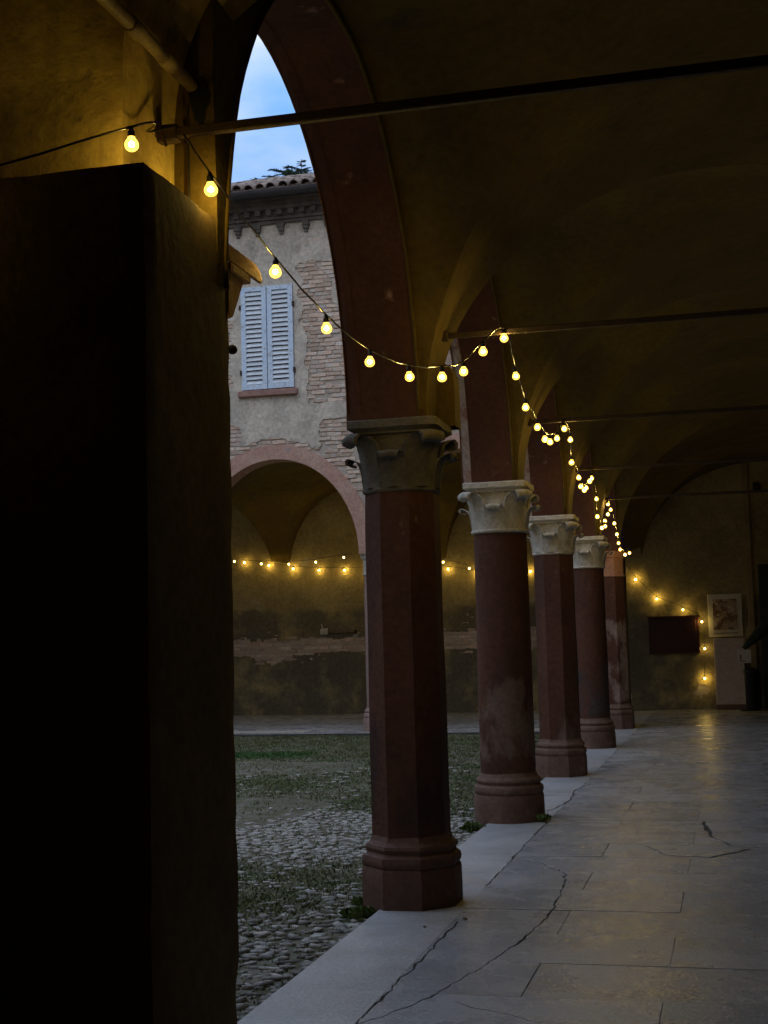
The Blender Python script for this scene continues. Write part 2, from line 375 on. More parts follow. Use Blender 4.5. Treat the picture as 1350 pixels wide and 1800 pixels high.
PALE = mat('bare_arris_plaster', (.40, .33, .27), (.33, .24, .19), 4, .9, .7, 30, alt2=(.26, .13, .10), s2=6, c2=(.52, .66))
for k, (yc, hs) in enumerate(BAYS):
    p = archpts(yc, hs, ZS, RA, 40); s = MB(); nxx = 6; xs = [XW0+.075+(XW1+.004-XW0-.075)*i/nxx for i in range(nxx+1)]
    s.grid([[wob((x, y, z), .010, 2.1) for x in xs] for y, z in p])
    sf = s.build('arch_soffit', SOFW, aw, smooth=True)
    e = MB(); ir = []
    for y, z in p:   # rounded outer arris, paint rubbed off
        d = Vector((0, y-yc, (z-ZS))); d.normalize(); o_ = d*.022
        ir.append([wob((XW0-.004, y+o_.y*1.6, z+o_.z*1.6), .012, 3), wob((XW0+.015, y+o_.y*.3, z+o_.z*.3), .012, 3), wob((XW0+.045, y-o_.y*.3, z-o_.z*.3), .012, 3), wob((XW0+.085, y-o_.y*.2, z-o_.z*.2), .010, 2.1)])
    e.grid(ir); e.build('arris', PALE if k else SOFW, sf, smooth=True)
    lp = [wob((XW1+.002, y, z), .010, 2.1) for y, z in p]    # thin plaster bead along the inner edge
    MB().tube(lp, .012, 5).build('bead', OCHRE, sf, smooth=True)
imp = MB()
for k in range(1, 5): imp.box(XW0+.0, XW1+.03, YN[k]-.205, YN[k]+.205, ZS+.001, ZS+.05)
imp.build('impost', RED, aw)
# rounded springer stub on the first capital
st = MB(); prof = [(-.0, 0), (.0, .27), (.012, .34), (.04, .385), (.08, .40), (.12, .375), (.145, .32), (.15, .25), (.15, 0)]
st.grid([[(-1.745+a, y, ZS+z) for a, z in prof] for y in (8.235, 8.25, 8.40, 8.41)])
st.add([(-1.745+a, 8.235, ZS+z) for a, z in prof], [tuple(range(len(prof)))]); st.add([(-1.745+a, 8.41, ZS+z) for a, z in prof], [tuple(range(len(prof)))[::-1]])
st.build('springer_stub', OCHRE, aw, smooth=False)

# ------------------------------------------------------------------ dark pier at the left
pr = empty('pier', (0, 0, 0), 'tall dark plastered pier filling the left edge of the view', 'pier')
def rough_box(x0, x1, y0, y1, z0, z1, st_, amp, chip=True):
    bm = bmesh.new(); bmesh.ops.create_cube(bm, size=1)
    for v in bm.verts: v.co = Vector((x0+(v.co.x+.5)*(x1-x0), y0+(v.co.y+.5)*(y1-y0), z0+(v.co.z+.5)*(z1-z0)))
    def cuts(ax, a, b):
        n_ = max(1, int((b-a)/st_))
        for k in range(1, n_):
            co = Vector((0, 0, 0)); no = Vector((0, 0, 0)); co[ax] = a+(b-a)*k/n_; no[ax] = 1
            bmesh.ops.bisect_plane(bm, geom=bm.verts[:]+bm.edges[:]+bm.faces[:], plane_co=co, plane_no=no)
    cuts(2, z0, z1); cuts(1, y0, y1); cuts(0, x0, x1)
    for v in bm.verts:
        p = v.co.copy(); n1 = noise.noise_vector(p*2.2)*amp+noise.noise_vector(p*9)*amp*.5
        onx = abs(p.x-x1) < 1e-4; onyf = abs(p.y-y1) < 1e-4; ont = abs(p.z-z1) < 1e-4; onyn = abs(p.y-y0) < 1e-4
        if chip:
            ne = onx+onyf+ont+onyn
            if ne >= 2:
                c = .002+.010*max(0, noise.noise(p*6))*(.4 if ont else 1)+(.03*max(0, noise.noise(p*5+Vector((3, 1, 7))))*(1 if p.z < .75 else .2))
                if onx: n1.x -= c
                if onyf: n1.y -= c
                if onyn: n1.y += c
                if ont: n1.z -= c
        v.co = p+n1
    return bm
bm = rough_box(-2.76, XW1-.002, 3.95, 4.70, -.1, 3.075, .045, .0025)
me = bpy.data.meshes.new('pier_body'); bm.to_mesh(me); bm.free()
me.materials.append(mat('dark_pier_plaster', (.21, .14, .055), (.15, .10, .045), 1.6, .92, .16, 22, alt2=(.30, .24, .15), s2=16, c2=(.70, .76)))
me.shade_smooth(); bm = bmesh.new(); bm.from_mesh(me)
for e in bm.edges:
    if len(e.link_faces) == 2 and e.calc_face_angle(0) > R_(38): e.smooth = False
bm.to_mesh(me); bm.free()
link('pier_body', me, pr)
# unseen south wall, raised to full height to cut low sky light
lw = tag(MB().box(-18, -2.762, 4.1, 4.5, -.1, 9.0).build('unseen_south_wall', PLASTER), kind='structure')
tag(MB().box(-14.6, -14.2, 4.1, 27.9, -.3, 9.2).build('unseen_west_wall', PLASTER), kind='structure')  # unseen wall added to keep the arcade floor darker
# eave tiles poking out behind the pier
et = empty('eave_tile', (-1.83, 4.69, 2.97), 'curved terracotta eave tile jutting out behind the dark pier', 'roof tile')
def coppo(L_, r0, r1, th, n=10):
    mb = MB(); outer = []; inner = []
    for i in range(7):
        t = i/6; r = r0+(r1-r0)*t; y = L_*t
        outer.append([(r*math.cos(math.pi*k/n), y, r*math.sin(math.pi*k/n)) for k in range(n+1)])
        inner.append([((r-th)*math.cos(math.pi*k/n), y, (r-th)*math.sin(math.pi*k/n)) for k in range(n+1)])
    mb.grid(outer, flip=True); mb.grid(inner)
    for a, b in ((0, 0), (6, 6)): mb.grid([outer[a], inner[b]], flip=a == 0)
    mb.grid([[o[0] for o in outer], [i_[0] for i_ in inner]]); mb.grid([[o[-1] for o in outer], [i_[-1] for i_ in inner]], flip=True)
    return mb
wobble(coppo(.33, .115, .13, .014), .004, 9).build('curved_tile', COPPO, et, angle=R_(40), loc=(-.02, 0, -.02), rot=(R_(-2), 0, 0))
MB().box(-.12, .10, 0, .22, -.062, -.026, .003).build('flat_tile', COPPO, et, bevel=.004)
bk = MB(); bk.add([(-.10, 0, -.05), (.11, 0, -.05), (-.10, .17, -.05), (.11, .17, -.05), (-.10, 0, -.23), (.11, 0, -.23), (-.10, .05, -.21), (.11, .05, -.21)], [(0, 1, 3, 2), (2, 3, 7, 6), (6, 7, 5, 4), (1, 5, 7, 3), (0, 2, 6, 4), (0, 4, 5, 1)])
bk.build('bracket', COPPO, et, bevel=.004, loc=(-.02, 0, -.014))
mo = MB()   # crumbs of moss and mortar
for k in range(26):
    a = Vector((random.uniform(-.02, .07), random.uniform(-.05, .02), random.uniform(.055, .075))); s_ = random.uniform(.006, .014); mo.box(a.x-s_, a.x+s_, a.y-s_, a.y+s_, a.z-s_, a.z+s_, .004)
tag(mo.build('moss_crumbs', mat('dry_moss', (.16, .12, .05), rough=.95, bump=.4), et), kind='stuff')
kn = empty('iron_pin', (-1.755, 4.71, 2.625), 'small dark iron pin on the far edge of the pier', 'pin')
MB().lathe([(.008, -.02), (.016, -.015), (.019, 0), (.012, .014), (.004, .02)], 10).build('pin_head', IRON, kn, smooth=True, loc=(.005, .035, 0), rot=(R_(90), 0, 0))
MB().tube([(0, -.03, 0), (.005, .03, 0)], .008).build('pin_shank', IRON, kn)
# pipe along the springing
pi = empty('wall_pipe', (-1.825, 4.575, 3.575), 'painted horizontal pipe ending in a broken hole above the pier', 'pipe')
MB().tube([(0, -3.9, .0), (0, -2.2, .004), (0, -.5, .002), (0, .0, 0)], .024, 14).build('pipe_run', PIPE, pi, smooth=True)
for yy in (-.22, -.50): MB().tube([(0, yy-.045, .002), (0, yy-.04, .002), (0, yy+.04, .002), (0, yy+.045, .002)], [.026, .030, .030, .026], 14).build('pipe_collar', PIPE, pi, smooth=True)
hb = MB(); ang = [2*math.pi*k/14 for k in range(14)]
hb.add([(0, .004, -.03)]+[(.036*math.cos(a)*(1+.3*math.sin(3*a)), .004+.0*a, -.05+.085*math.sin(a)*(1+.25*math.cos(5*a))) for a in ang], [(0, 1+k, 1+(k+1) % 14) for k in range(14)])
hb.build('hole_shade', DARK, pi, loc=(.03, -.01, -.02))  # flat dark patch painting the shade inside the hole
cbv = tag(MB().tube([(-1.84, 4.566, 3.50), (-1.843, 4.57, 3.40), (-1.838, 4.566, 3.2), (-1.842, 4.568, 3.0)], .0045, 6).build('hanging_cable', CABLE), 'thin dark cable running straight down from the pipe end to the pier top', 'cable')

# ------------------------------------------------------------------ columns
def leaf(r0, H, curl, wd, th=.016, nu=8):
    path = [(r0+.012, 0), (r0+.020, .25*H), (r0+.027, .5*H), (r0+.038, .68*H), (r0+.055, .83*H), (r0+.075+curl*.3, .93*H), (r0+.075+curl*.7, .96*H), (r0+.075+curl, .90*H), (r0+.07+curl*1.02, .80*H), (r0+.062+curl*.75, .755*H), (r0+.06+curl*.5, .785*H)]
    wv = [.9, .96, 1, 1.0, .97, .86, .74, .66, .60, .5, .4]
    f, b = [], []
    for (r, z), ww in zip(path, wv):
        rf, rb = [], []
        for k in range(nu+1):
            u = -1+2*k/nu; sag = .9*wd*wd*u*u*ww*ww/max(r0, .1)*.55; rib = .006*math.exp(-(u/.18)**2)+.006*abs(u)**3
            rf.append((u*wd*ww, r-sag+rib, z-.03*H*u*u)); rb.append((u*wd*ww, r-sag-th, z-.03*H*u*u-.004))
        f.append(rf); b.append(rb)
    mb = MB(); mb.grid(f, flip=True); mb.grid(b)
    mb.grid([[r[0] for r in f], [r[0] for r in b]]); mb.grid([[r[-1] for r in f], [r[-1] for r in b]], flip=True)
    mb.grid([f[-1], b[-1]]); return mb
def sq_ring(h, z, n=32, pw=6.0):
    out_ = []
    for k in range(n):
        a = 2*math.pi*k/n+math.pi/n*0; c, s = math.cos(a), math.sin(a)
        r = h/((abs(c)**pw+abs(s)**pw)**(1/pw)); out_.append((r*c, r*s, z))
    return out_
def circ(r, z, n=32): return [(r*math.cos(2*math.pi*k/n), r*math.sin(2*math.pi*k/n), z) for k in range(n)]
def octo(r, z, n=32):
    out_ = []
    for k in range(n):
        a = 2*math.pi*k/n; d = ((a+math.pi/8) % (math.pi/4))-math.pi/8; rr = r*math.cos(math.pi/8)/math.cos(d); out_.append((rr*math.cos(a), rr*math.sin(a), z))
    return out_
def wear_red(name, z0, z1, lo, hi, sc=2.6, colr=(.20, .125, .09)):
    return mat(name, (.118, .047, .026), (.078, .033, .021), 2.4, .8, .5, 24, contrast=(.35, .65), alt2=(.21, .12, .085), s2=8, c2=(.66, .74), wear=(colr, z0, z1, sc, lo, hi), stretch=.4)
def column(x, y, shape, label, cap_mat, red, r=.232, hcap=2.42, ztop=ZS, cab=.255, group=None, leaves=True, base_mat=None, turn=0):
    root = empty('column', (x, y, 0), label, 'column', group)
    oc = shape == 'octagonal'; n = 8 if oc else 40; ph = math.pi/8 if oc else 0
    sm = dict(angle=R_(30))
    base_mat = base_mat or red
    b = MB().lathe([(r+.062, -.02), (r+.064, .10), (r+.062, .205), (r+.055, .222)], n, ph); wobble(b, .006, 4)
    pl = b.build('plinth', base_mat, root, **sm)
    b = MB().lathe([(r+.045, .218), (r+.058, .235), (r+.063, .258), (r+.055, .285), (r+.036, .297), (r+.030, .306), (r+.036, .315), (r+.042, .330), (r+.036, .347), (r+.018, .358), (r+.008, .375), (r+.0, .40)], n, ph); wobble(b, .004, 4)
    b.build('base_moulding', base_mat, root, **sm)
    b = MB(); zz = [.39+(hcap-.39)*k/14 for k in range(15)]
    b.lathe([(r*(1-.035*((z-.39)/(hcap-.39))**1.5), z) for z in zz], n, ph); wobble(b, .005, 2.2)
    b.build('shaft', red, root, **sm).rotation_euler.z = turn
    rt = r*.965*(math.cos(math.pi/8)*1.03 if oc else 1)
    ring = octo if oc else circ
    H = ztop-hcap; zb = ztop-.105
    if leaves:
        bl = MB(); rows = []
        for k in range(9):
            t = k/8; z = hcap+(zb+.02-hcap)*t; e = t**3.2
            c1 = ring(rt+.002+.01*t, z); s1 = sq_ring(cab-.055, z)
            rows.append([tuple(a[i]*(1-e)+s[i]*e for i in range(3)) for a, s in zip(c1, s1)])
        bl.grid(rows, close=True); wobble(bl, .010, 7)
        cap = bl.build('capital', cap_mat, root, smooth=True)
        lf = leaf(rt, .335, .085, .115).mesh('corner_leaf', cap_mat, smooth=True); lm = leaf(rt, .215, .05, .09, .014).mesh('low_leaf', cap_mat, smooth=True)
        for k in range(4):
            link('leaf', lf, cap, (0, 0, hcap+.012), (0, 0, R_(45+90*k)))
            link('leaf', lm, cap, (0, 0, hcap+.010), (0, 0, R_(90*k)))
        ab = MB(); hs = [(cab-.05, zb+.0), (cab-.045, zb+.016), (cab-.02, zb+.022), (cab-.016, zb+.034), (cab+.010, zb+.052), (cab+.02, zb+.056), (cab+.02, zb+.098), (cab+.012, zb+.105)]
        rr = [sq_ring(h, z, 48, 16) for h, z in hs]; ab.grid(rr, close=True); ab.f.append(tuple(range(len(ab.v)-48, len(ab.v)))); ab.f.append(tuple(range(48))[::-1]); wobble(ab, .005, 5)
        ab.build('abacus', cap_mat, cap, angle=R_(35))
        rg = MB(); rows = [[(p[0], p[1], p[2]) for p in ring(rt+a, hcap+z)] for a, z in ((-.01, -.02), (.016, -.016), (.026, -.004), (.024, .008), (.010, .016), (-.01, .018))]
        rg.grid(rows, close=True); wobble(rg, .003, 6); rg.build('astragal', cap_mat, cap, smooth=True)
    else:
        b = MB().lathe([(rt+.0, hcap-.01), (rt+.022, hcap), (rt+.026, hcap+.015), (rt+.006, hcap+.028), (rt+.006, hcap+.20), (rt+.012, zb-.01), (rt+.03, zb), (rt+.045, zb+.03), (rt+.048, ztop)], n, ph); wobble(b, .005, 5)
        b.build('capital', cap_mat, root, **sm)
    return root
XC = -1.90
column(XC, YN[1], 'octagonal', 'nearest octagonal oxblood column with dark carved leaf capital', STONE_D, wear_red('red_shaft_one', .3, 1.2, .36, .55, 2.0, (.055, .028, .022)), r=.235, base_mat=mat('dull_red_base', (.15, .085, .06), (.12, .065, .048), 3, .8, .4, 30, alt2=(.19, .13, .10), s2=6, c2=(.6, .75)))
b2m = mat('brown_red_base', (.20, .12, .085), (.155, .09, .066), 4, .85, .5, 30, alt2=(.26, .19, .15), s2=6, c2=(.58, .72))
column(XC, YN[2], 'round', 'round oxblood column with white capital and pale worn patch low on its shaft', STONE_W, wear_red('red_shaft_two', .35, 1.35, .43, .53, 2.6, (.175, .112, .08)), base_mat=b2m, turn=R_(-70))
column(XC, YN[3], 'octagonal', 'octagonal oxblood column with white leaf capital, third from the pier', STONE_W, wear_red('red_shaft_three', .2, .9, .44, .62), base_mat=b2m)
column(XC, YN[4], 'round', 'round oxblood column with blackened lower shaft, last before the corner pier', STONE_W, wear_red('red_shaft_four', .3, 1.25, .36, .54, 2.2, (.075, .06, .054)), base_mat=b2m)
cpr = column(XC, YN[5], 'octagonal', 'faceted corner pier with flaking pink paint at the far end of the arcade', mat('orange_pink_plaster', (.42, .22, .14), (.36, .18, .12), 4, .85, .5, 30), wear_red('red_shaft_five', .3, 1.9, .40, .52, 2.4, (.30, .21, .165)), r=.25, leaves=False, base_mat=b2m)
cpr.name = 'corner_pier'; cpr['category'] = 'pier'
MB().box(-.18, .215, .12, .55, -.02, ZS+.3).build('respond', RED, cpr)
MB().box(-.62, -.15, -.18, .22, -.02, ZS+.2).build('side_respond', RED, cpr)
for k, x in enumerate(XF[1:3]):
    column(x, 22.5, 'round', ['slim pale column of the far arcade half hidden by the nearest column', 'pale column of the far arcade hidden beside the dark pier'][k], STONE_W, mat('far_shaft%d' % k, (.36, .25, .21), (.3, .2, .17), 4, .85, .4, 30), r=.19, hcap=2.60, ztop=2.97, cab=.24, leaves=False)

# ------------------------------------------------------------------ tie rods
TL = ['nearest thick iron tie rod crossing the vault above the dark pier', 'second iron tie rod, level with the nearest column', 'third iron tie rod, level with the round white-capped column', 'fourth thin iron tie rod deep in the arcade', 'farthest thin iron tie rod before the corner pier']
for k in range(5):
    x0 = -1.885 if k == 0 else -1.645
    t = empty('tie_rod', (x0, YN[k], 3.35), TL[k], 'tie rod', 'iron tie rods across the arcade vault')
    MB().box(.0, 4.55, -.015, .015, -.017, .017, .001).build('bar', IRON, t, bevel=.004)
    MB().box(-.02, .06, -.026, .026, -.03, .03, .003).build('anchor', IRON, t, bevel=.006)
    if k == 0: MB().tube([(.02, -.02, -.05), (.0, -.03, .02), (-.01, -.03, .09)], .006).build('key_pin', IRON, t)

# ------------------------------------------------------------------ far wing building
fb = empty('courtyard_building', (-7, 22.3, 0), 'old two-storey building with blue shutters, flaking plaster and round arches across the courtyard', 'building')
FB = Vector(fb.location)
def bpart(mb, name, mt, parent=fb, **k):
    mb.v = [(p[0]-FB.x, p[1]-FB.y, p[2]-FB.z) for p in mb.v]; return mb.build(name, mt, parent, **k)
YF = 22.3; FARC = [( (XF[k]+XF[k+1])/2, 1.455) for k in range(4)]
WX0, WX1, WZ0, WZ1 = -8.04, -7.10, 5.86, 7.66
def far_face(X0, X1, Y, ztop, hole):
    mb = MB(); prev = X1
    for xc, hs in FARC:
        p = [(xc+hs*math.sin(math.pi/2-math.pi*k/40), FZ+1.68*math.cos(math.pi/2-math.pi*k/40)) for k in range(41)]
        mb.grid([[(prev, Y, FZ), (p[0][0], Y, FZ)], [(prev, Y, ztop), (p[0][0], Y, ztop)]], flip=True)
        mb.grid([[(x, Y, z) for x, z in p], [(x, Y, ztop) for x, z in p]], flip=True); prev = p[-1][0]
    mb.grid([[(prev, Y, FZ), (X0, Y, FZ)], [(prev, Y, ztop), (X0, Y, ztop)]], flip=True)
    return mb
wl = bpart(far_face(-16, -1.9, YF+.02, 5.2, 1), 'wall', MORTAR)
up_ = MB(); up_.box(-16, WX0+.04, YF+.02, 22.7, 5.2, 9.2); up_.box(WX1-.04, -1.9, YF+.02, 22.7, 5.2, 9.2); up_.box(WX0+.04, WX1-.04, YF+.02, 22.7, 5.2, WZ0+.02); up_.box(WX0+.04, WX1-.04, YF+.02, 22.7, WZ1-.03, 9.2)
bpart(up_, 'upper_wall', MORTAR); bpart(far_face(-16, -1.9, 22.68, 5.2, 1), 'inner_wall', OCHRE)
sfm = MB()
for xc, hs in FARC:
    sfm.grid([[(xc+hs*math.sin(math.pi/2-math.pi*k/40), y, FZ+1.68*math.cos(math.pi/2-math.pi*k/40)) for y in (YF-.02, 22.69)] for k in range(41)])
bpart(sfm, 'arch_soffit', PINK, smooth=True)
for xc, hs in FARC[:3]:     # pinkish ring round each arch
    a = MB(); rows = []
    for k in range(61):
        t = math.pi/2-math.pi*k/60; s_, c_ = math.sin(t), math.cos(t); wv = .255+.02*fbm(xc+t*2, 1.3)
        rows.append([(xc+hs*s_, YF-.03, FZ+1.68*c_), (xc+(hs+wv*.5)*s_, YF-.03+.006*fbm(t*5, xc), FZ+(1.68+wv*.5)*c_), (xc+(hs+wv)*s_, YF-.026, FZ+(1.68+wv)*c_), (xc+(hs+wv)*s_, YF+.03, FZ+(1.68+wv)*c_)])
    a.grid(rows); bpart(a, 'arch_ring', PINK, smooth=False)
bpart(MB().box(-16, 3.2, 22.7, 27.7, 5.0, 5.25), 'sky_block_slab', OCHRE)  # unseen slab added to seal the far portico from the sky
bpart(MB().box(-16, -2.2, 22.3, 22.7, -.1, .0), 'footing', MORTAR)
def ringd(x, z):
    d = 9
    for xc, hs in FARC:
        dx, dz = x-xc, z-FZ
        if dz > -.3: d = min(d, math.hypot(dx/hs, max(dz, 0)/1.68)*1.55-1.55-.235)
    return d
def inwin(x, z, m_=0): return WX0-m_ < x < WX1+m_ and WZ0-m_-.08 < z < WZ1+m_
def bx_(x, z, x0, x1, z0, z1, s=.12): return sstep(x0-s, x0+s, x)*(1-sstep(x1-s, x1+s, x))*sstep(z0-s, z0+s, z)*(1-sstep(z1-s, z1+s, z))
def fscore(x, z):
    if inwin(x, z, 0) or ringd(x, z) < .0: return .01 if False else 9 if inwin(x, z) else 9
    s = .30+.34*fbm(x*1.5, z*1.7, 5)+.10*fbm(x*6, z*6, 2)
    s -= .75*bx_(x, z, -6.85, -4.9, 5.55, 8.0)
    s -= .5*bx_(x, z, -7.0, -6.4, 6.9, 7.6); s -= .5*bx_(x, z, -9.5, -8.25, 5.9, 7.05)
    s += .5*bx_(x, z, -6.45, -6.1, 7.2, 7.7, .08)
    s -= .5*bx_(x, z, -9.5, -8.1, 4.5, 5.2); s -= .75*bx_(x, z, -6.65, -5, 4.0, 5.25); s -= .8*bx_(x, z, -5.6, -3, 4, 8)
    s -= .45*(1-sstep(.02, .16, ringd(x, z)))
    return s
def pscore(x, z):
    if inwin(x, z) or ringd(x, z) < .012: return -1
    return fscore(x, z)
ps = plaster_sheet(pscore, -9.6, -3.4, 4.0, 8.9, YF+.02, .030, .022, 4)
bpart(ps, 'plaster', PLASTER)
wl_e = wl
bs = []
_l = link
bro = link('brickwork', MB().box(-9.5, -9.4, 22.33, 22.34, 5.3, 5.4).mesh('brickwork', MORTAR)); bro.parent = fb; bro.location = -FB
bricks(lambda x, z: 9 if (inwin(x, z, .02) or ringd(x, z) < .03) else fscore(x, z), -9.0, -6.0, 3.6, 8.6, YF+.022, bro, 300)
b3 = MB()
# (blind arch of radial bricks)
for k in range(9):
    t = R_(100+k*10.5); link('brick', BR[k % 6], bro, (-6.38+.42*math.cos(t), YF+.016, 7.92+.42*math.sin(t)), (0, -t, 0)).scale = (.8, 1, .9)
r_ = 0; z = 3.6
while z < 8.6:
    x = -5.6-(.136 if r_ % 2 else 0)
    while x < -3.6:
        if ringd(x, z) > .05: b3.box(x-.131, x+.131, YF+.004-random.uniform(-.004, .008), YF+.03, z-.0325, z+.0325, .005)
        x += .272
    z += .074; r_ += 1
tag(bpart(b3, 'far_bricks', BRICK), kind='stuff')
# window: shutters, sill
mid = (WX0+WX1)/2
for s_, (a, b) in enumerate(((WX0, mid-.008), (mid+.008, WX1))):
    fr = MB(); y0, y1 = YF-.045, YF-.005; sw = .085
    fr.box(a, a+sw, y0, y1, WZ0, WZ1, .002); fr.box(b-sw, b, y0, y1, WZ0, WZ1, .002)
    fr.box(a+sw, b-sw, y0+.003, y1-.003, WZ1-.075, WZ1-.002, .002); fr.box(a+sw, b-sw, y0+.003, y1-.003, WZ0+.002, WZ0+.085, .002)
    sh = bpart(fr, 'shutter', SHUT)
    ns = 20; dz = (WZ1-WZ0-.16)/ns
    sm_ = MB().box(-(b-a-2*sw)/2-.004, (b-a-2*sw)/2+.004, -.005, .005, -.043, .043, .001).mesh('slat', SLAT, bevel=.003)
    for k in range(ns):
        link('slat', sm_, sh, ((a+b)/2-FB.x, YF-.022-FB.y, WZ0+.085+dz*(k+.5)), (R_(-29+random.gauss(0, 1.8)), random.gauss(0, .012), 0))
    for zz_ in (WZ0+.3, WZ1-.35):
        hx = a-.012 if s_ == 0 else b+.012
        hg = MB().box(hx-.018, hx+.018, YF-.055, YF+.0, zz_-.04, zz_+.04); bpart(hg, 'hinge', IRON, sh)
bpart(MB().box(WX0-.02, WX1+.02, YF+.10, YF+.14, WZ0-.05, WZ1+.05), 'recess_shade', DARK)  # black sheet painting the shade behind the slats
wobs = MB(); wobs.box(WX0-.07, WX1+.06, YF-.09, YF+.03, WZ0-.125, WZ0-.02, .008); bpart(wobs, 'window_sill', SILL, bevel=.01)
# cornice
cn = MB()
for (z0, z1, d) in ((8.74, 8.80, .06), (8.80, 8.86, .10), (8.95, 9.02, .22), (9.02, 9.09, .28), (9.09, 9.15, .34)):
    for k in range(60):
        x = -12+k*.14; cn.box(x, x+.138, YF-d-random.uniform(0, .012), YF+.03, z0+.002, z1-.002, .004)
cn.box(-16, -2.2, YF-.12, YF+.1, 8.858, 8.95)
cnp = bpart(cn, 'cornice', CORN)
for k in range(40):
    x = -11.5+k*.2; mb = MB().box(x, x+.10, YF-.20, YF, 8.865, 8.948, .008); bpart(mb, 'dentil', CORN, cnp)
for k in range(22):
    x = -12.0+k*.395+.05*math.sin(k*5); mb = MB(); mb.box(x-.065, x+.065, YF-.10, YF+.02, 8.66, 8.745, .006); mb.box(x-.05, x+.05, YF-.075, YF+.02, 8.605, 8.662, .005)
    mb.box(x-.03, x+.03, YF-.05, YF+.02, 8.55, 8.607, .005); bpart(mb, 'corbel', CORN, cnp)
# eaves, gutter, roof
SL = R_(20.5); EY, EZ = 21.72, 9.20
rf = MB(); rl = 6.6
rf.add([(-16, EY, EZ-.06), (-2.2, EY, EZ-.06), (-2.2, EY+rl*math.cos(SL), EZ-.06+rl*math.sin(SL)), (-16, EY+rl*math.cos(SL), EZ-.06+rl*math.sin(SL)), (-16, EY, EZ-.0), (-2.2, EY, EZ-.0), (-2.2, EY+rl*math.cos(SL), EZ+rl*math.sin(SL)), (-16, EY+rl*math.cos(SL), EZ+rl*math.sin(SL))], [(3, 2, 1, 0), (4, 5, 6, 7), (0, 1, 5, 4), (1, 2, 6, 5), (2, 3, 7, 6), (3, 0, 4, 7)])
roof = bpart(rf, 'roof', TILE)
ct = coppo(.46, .088, .072, .013, 8).mesh('roof_tile', TILE, smooth=True)
ck = 0
for j in range(18):
    for i in range(16):
        x = -9.3+i*.205
        d = .36*j-.05
        o = link('roof_tile', ct, roof, (x-FB.x+random.gauss(0, .008), EY+d*math.cos(SL)-FB.y, EZ+d*math.sin(SL)+.012-FB.z+random.gauss(0, .006)), (SL+R_(1.5), random.gauss(0, .03), random.gauss(0, .03)))
gt = MB(); rows = []
for k in range(9):
    a = math.pi+math.pi*k/8; rows.append([(x, EY-.06+.085*math.cos(a), EZ-.06+.095*math.sin(a)) for x in (-16, -12, -8, -5, -2.2)])
gt.grid(rows); bpart(gt, 'gutter', GUT, smooth=True)
bpart(MB().box(-16, -2.2, EY+.02, YF+.1, EZ-.10, EZ-.065), 'eaves_board', GUT)

# ------------------------------------------------------------------ pavement
def crack_cutter(pts, wmin, wmax, depth=.05, seed=0):
    P = []
    for (a, b) in zip(pts, pts[1:]):
        n_ = max(2, int(math.dist(a, b)/.028))
        for k in range(n_): P.append((a[0]+(b[0]-a[0])*k/n_, a[1]+(b[1]-a[1])*k/n_))
    P.append(pts[-1]); rows = []
    for i, p in enumerate(P):
        a = Vector(P[max(i-1, 0)]); c = Vector(P[min(i+1, len(P)-1)]); t = (c-a).normalized(); nrm = Vector((-t.y, t.x))
        q = Vector(p)+nrm*(.018*noise.noise(Vector((p[0]*9, p[1]*9, seed)))+.010*noise.noise(Vector((p[0]*38, p[1]*38, seed))))
        wd = wmin+(wmax-wmin)*abs(noise.noise(Vector((p[0]*4, p[1]*4, seed+5))))*1.6
        if i in (0, len(P)-1): wd *= .25
        rows.append([(*(q+nrm*wd*1.2), .03), (*(q-nrm*wd*1.2), .03), (*(q-nrm*wd*.35), -depth), (*(q+nrm*wd*.35), -depth)])
    mb = MB(); mb.grid(rows, close=True); n_ = len(mb.v); mb.f.append((0, 1, 2, 3)[::-1]); mb.f.append((n_-4, n_-3, n_-2, n_-1))
    me = mb.mesh('cut'); bm = bmesh.new(); bm.from_mesh(me); bmesh.ops.recalc_face_normals(bm, faces=bm.faces[:]); bm.to_mesh(me); bm.free()
    o = link('cut', me); xs = [v[0] for v in mb.v]; ys = [v[1] for v in mb.v]
    return o, (min(xs), max(xs), min(ys), max(ys))
CR = [([(-1.2, 9.26), (-1.12, 9.02), (-1.09, 8.65), (-1.07, 8.23), (-1.06, 7.88), (-1.08, 7.59), (-1.12, 7.11), (-1.19, 6.67), (-1.23, 6.46), (-1.32, 6.04), (-1.41, 5.77), (-1.48, 5.62), (-1.56, 5.5)], .003, .011),
      ([(-1.24, 5.9), (-1.11, 5.82), (-.97, 5.74), (-.8, 5.62)], .002, .005),
      ([(-.31, 11.6), (-.23, 10.78), (-.08, 10.33), (.12, 10.25)], .010, .03), ([(-.70, 10.30), (-.6, 10.08), (-.51, 9.86), (-.39, 9.84), (-.23, 9.8), (-.09, 10.02), (.05, 10.2)], .010, .028),
      ([(-1.66, 12.2), (-1.58, 12.62), (-1.55, 13.06), (-1.59, 13.82), (-1.50, 14.4)], .006, .016), ([(-1.55, 9.72), (-1.32, 9.43), (-1.18, 9.16)], .002, .005),
      ([(-1.53, 7.55), (-1.535, 7.02), (-1.53, 6.6), (-1.545, 6.1), (-1.55, 5.7), (-1.56, 5.3)], .004, .012), ([(-1.56, 12.3), (-1.565, 11.2), (-1.57, 10.38), (-1.56, 9.4), (-1.56, 8.6)], .003, .013)]
cutters = [crack_cutter(p, a, b, seed=i*1.7) for i, (p, a, b) in enumerate(CR)]
pv = tag(MB().box(-2.045, 2.9, -3, 27.5, -.30, -.009).build('arcade_floor', BED), kind='structure')
slab_cache = {}
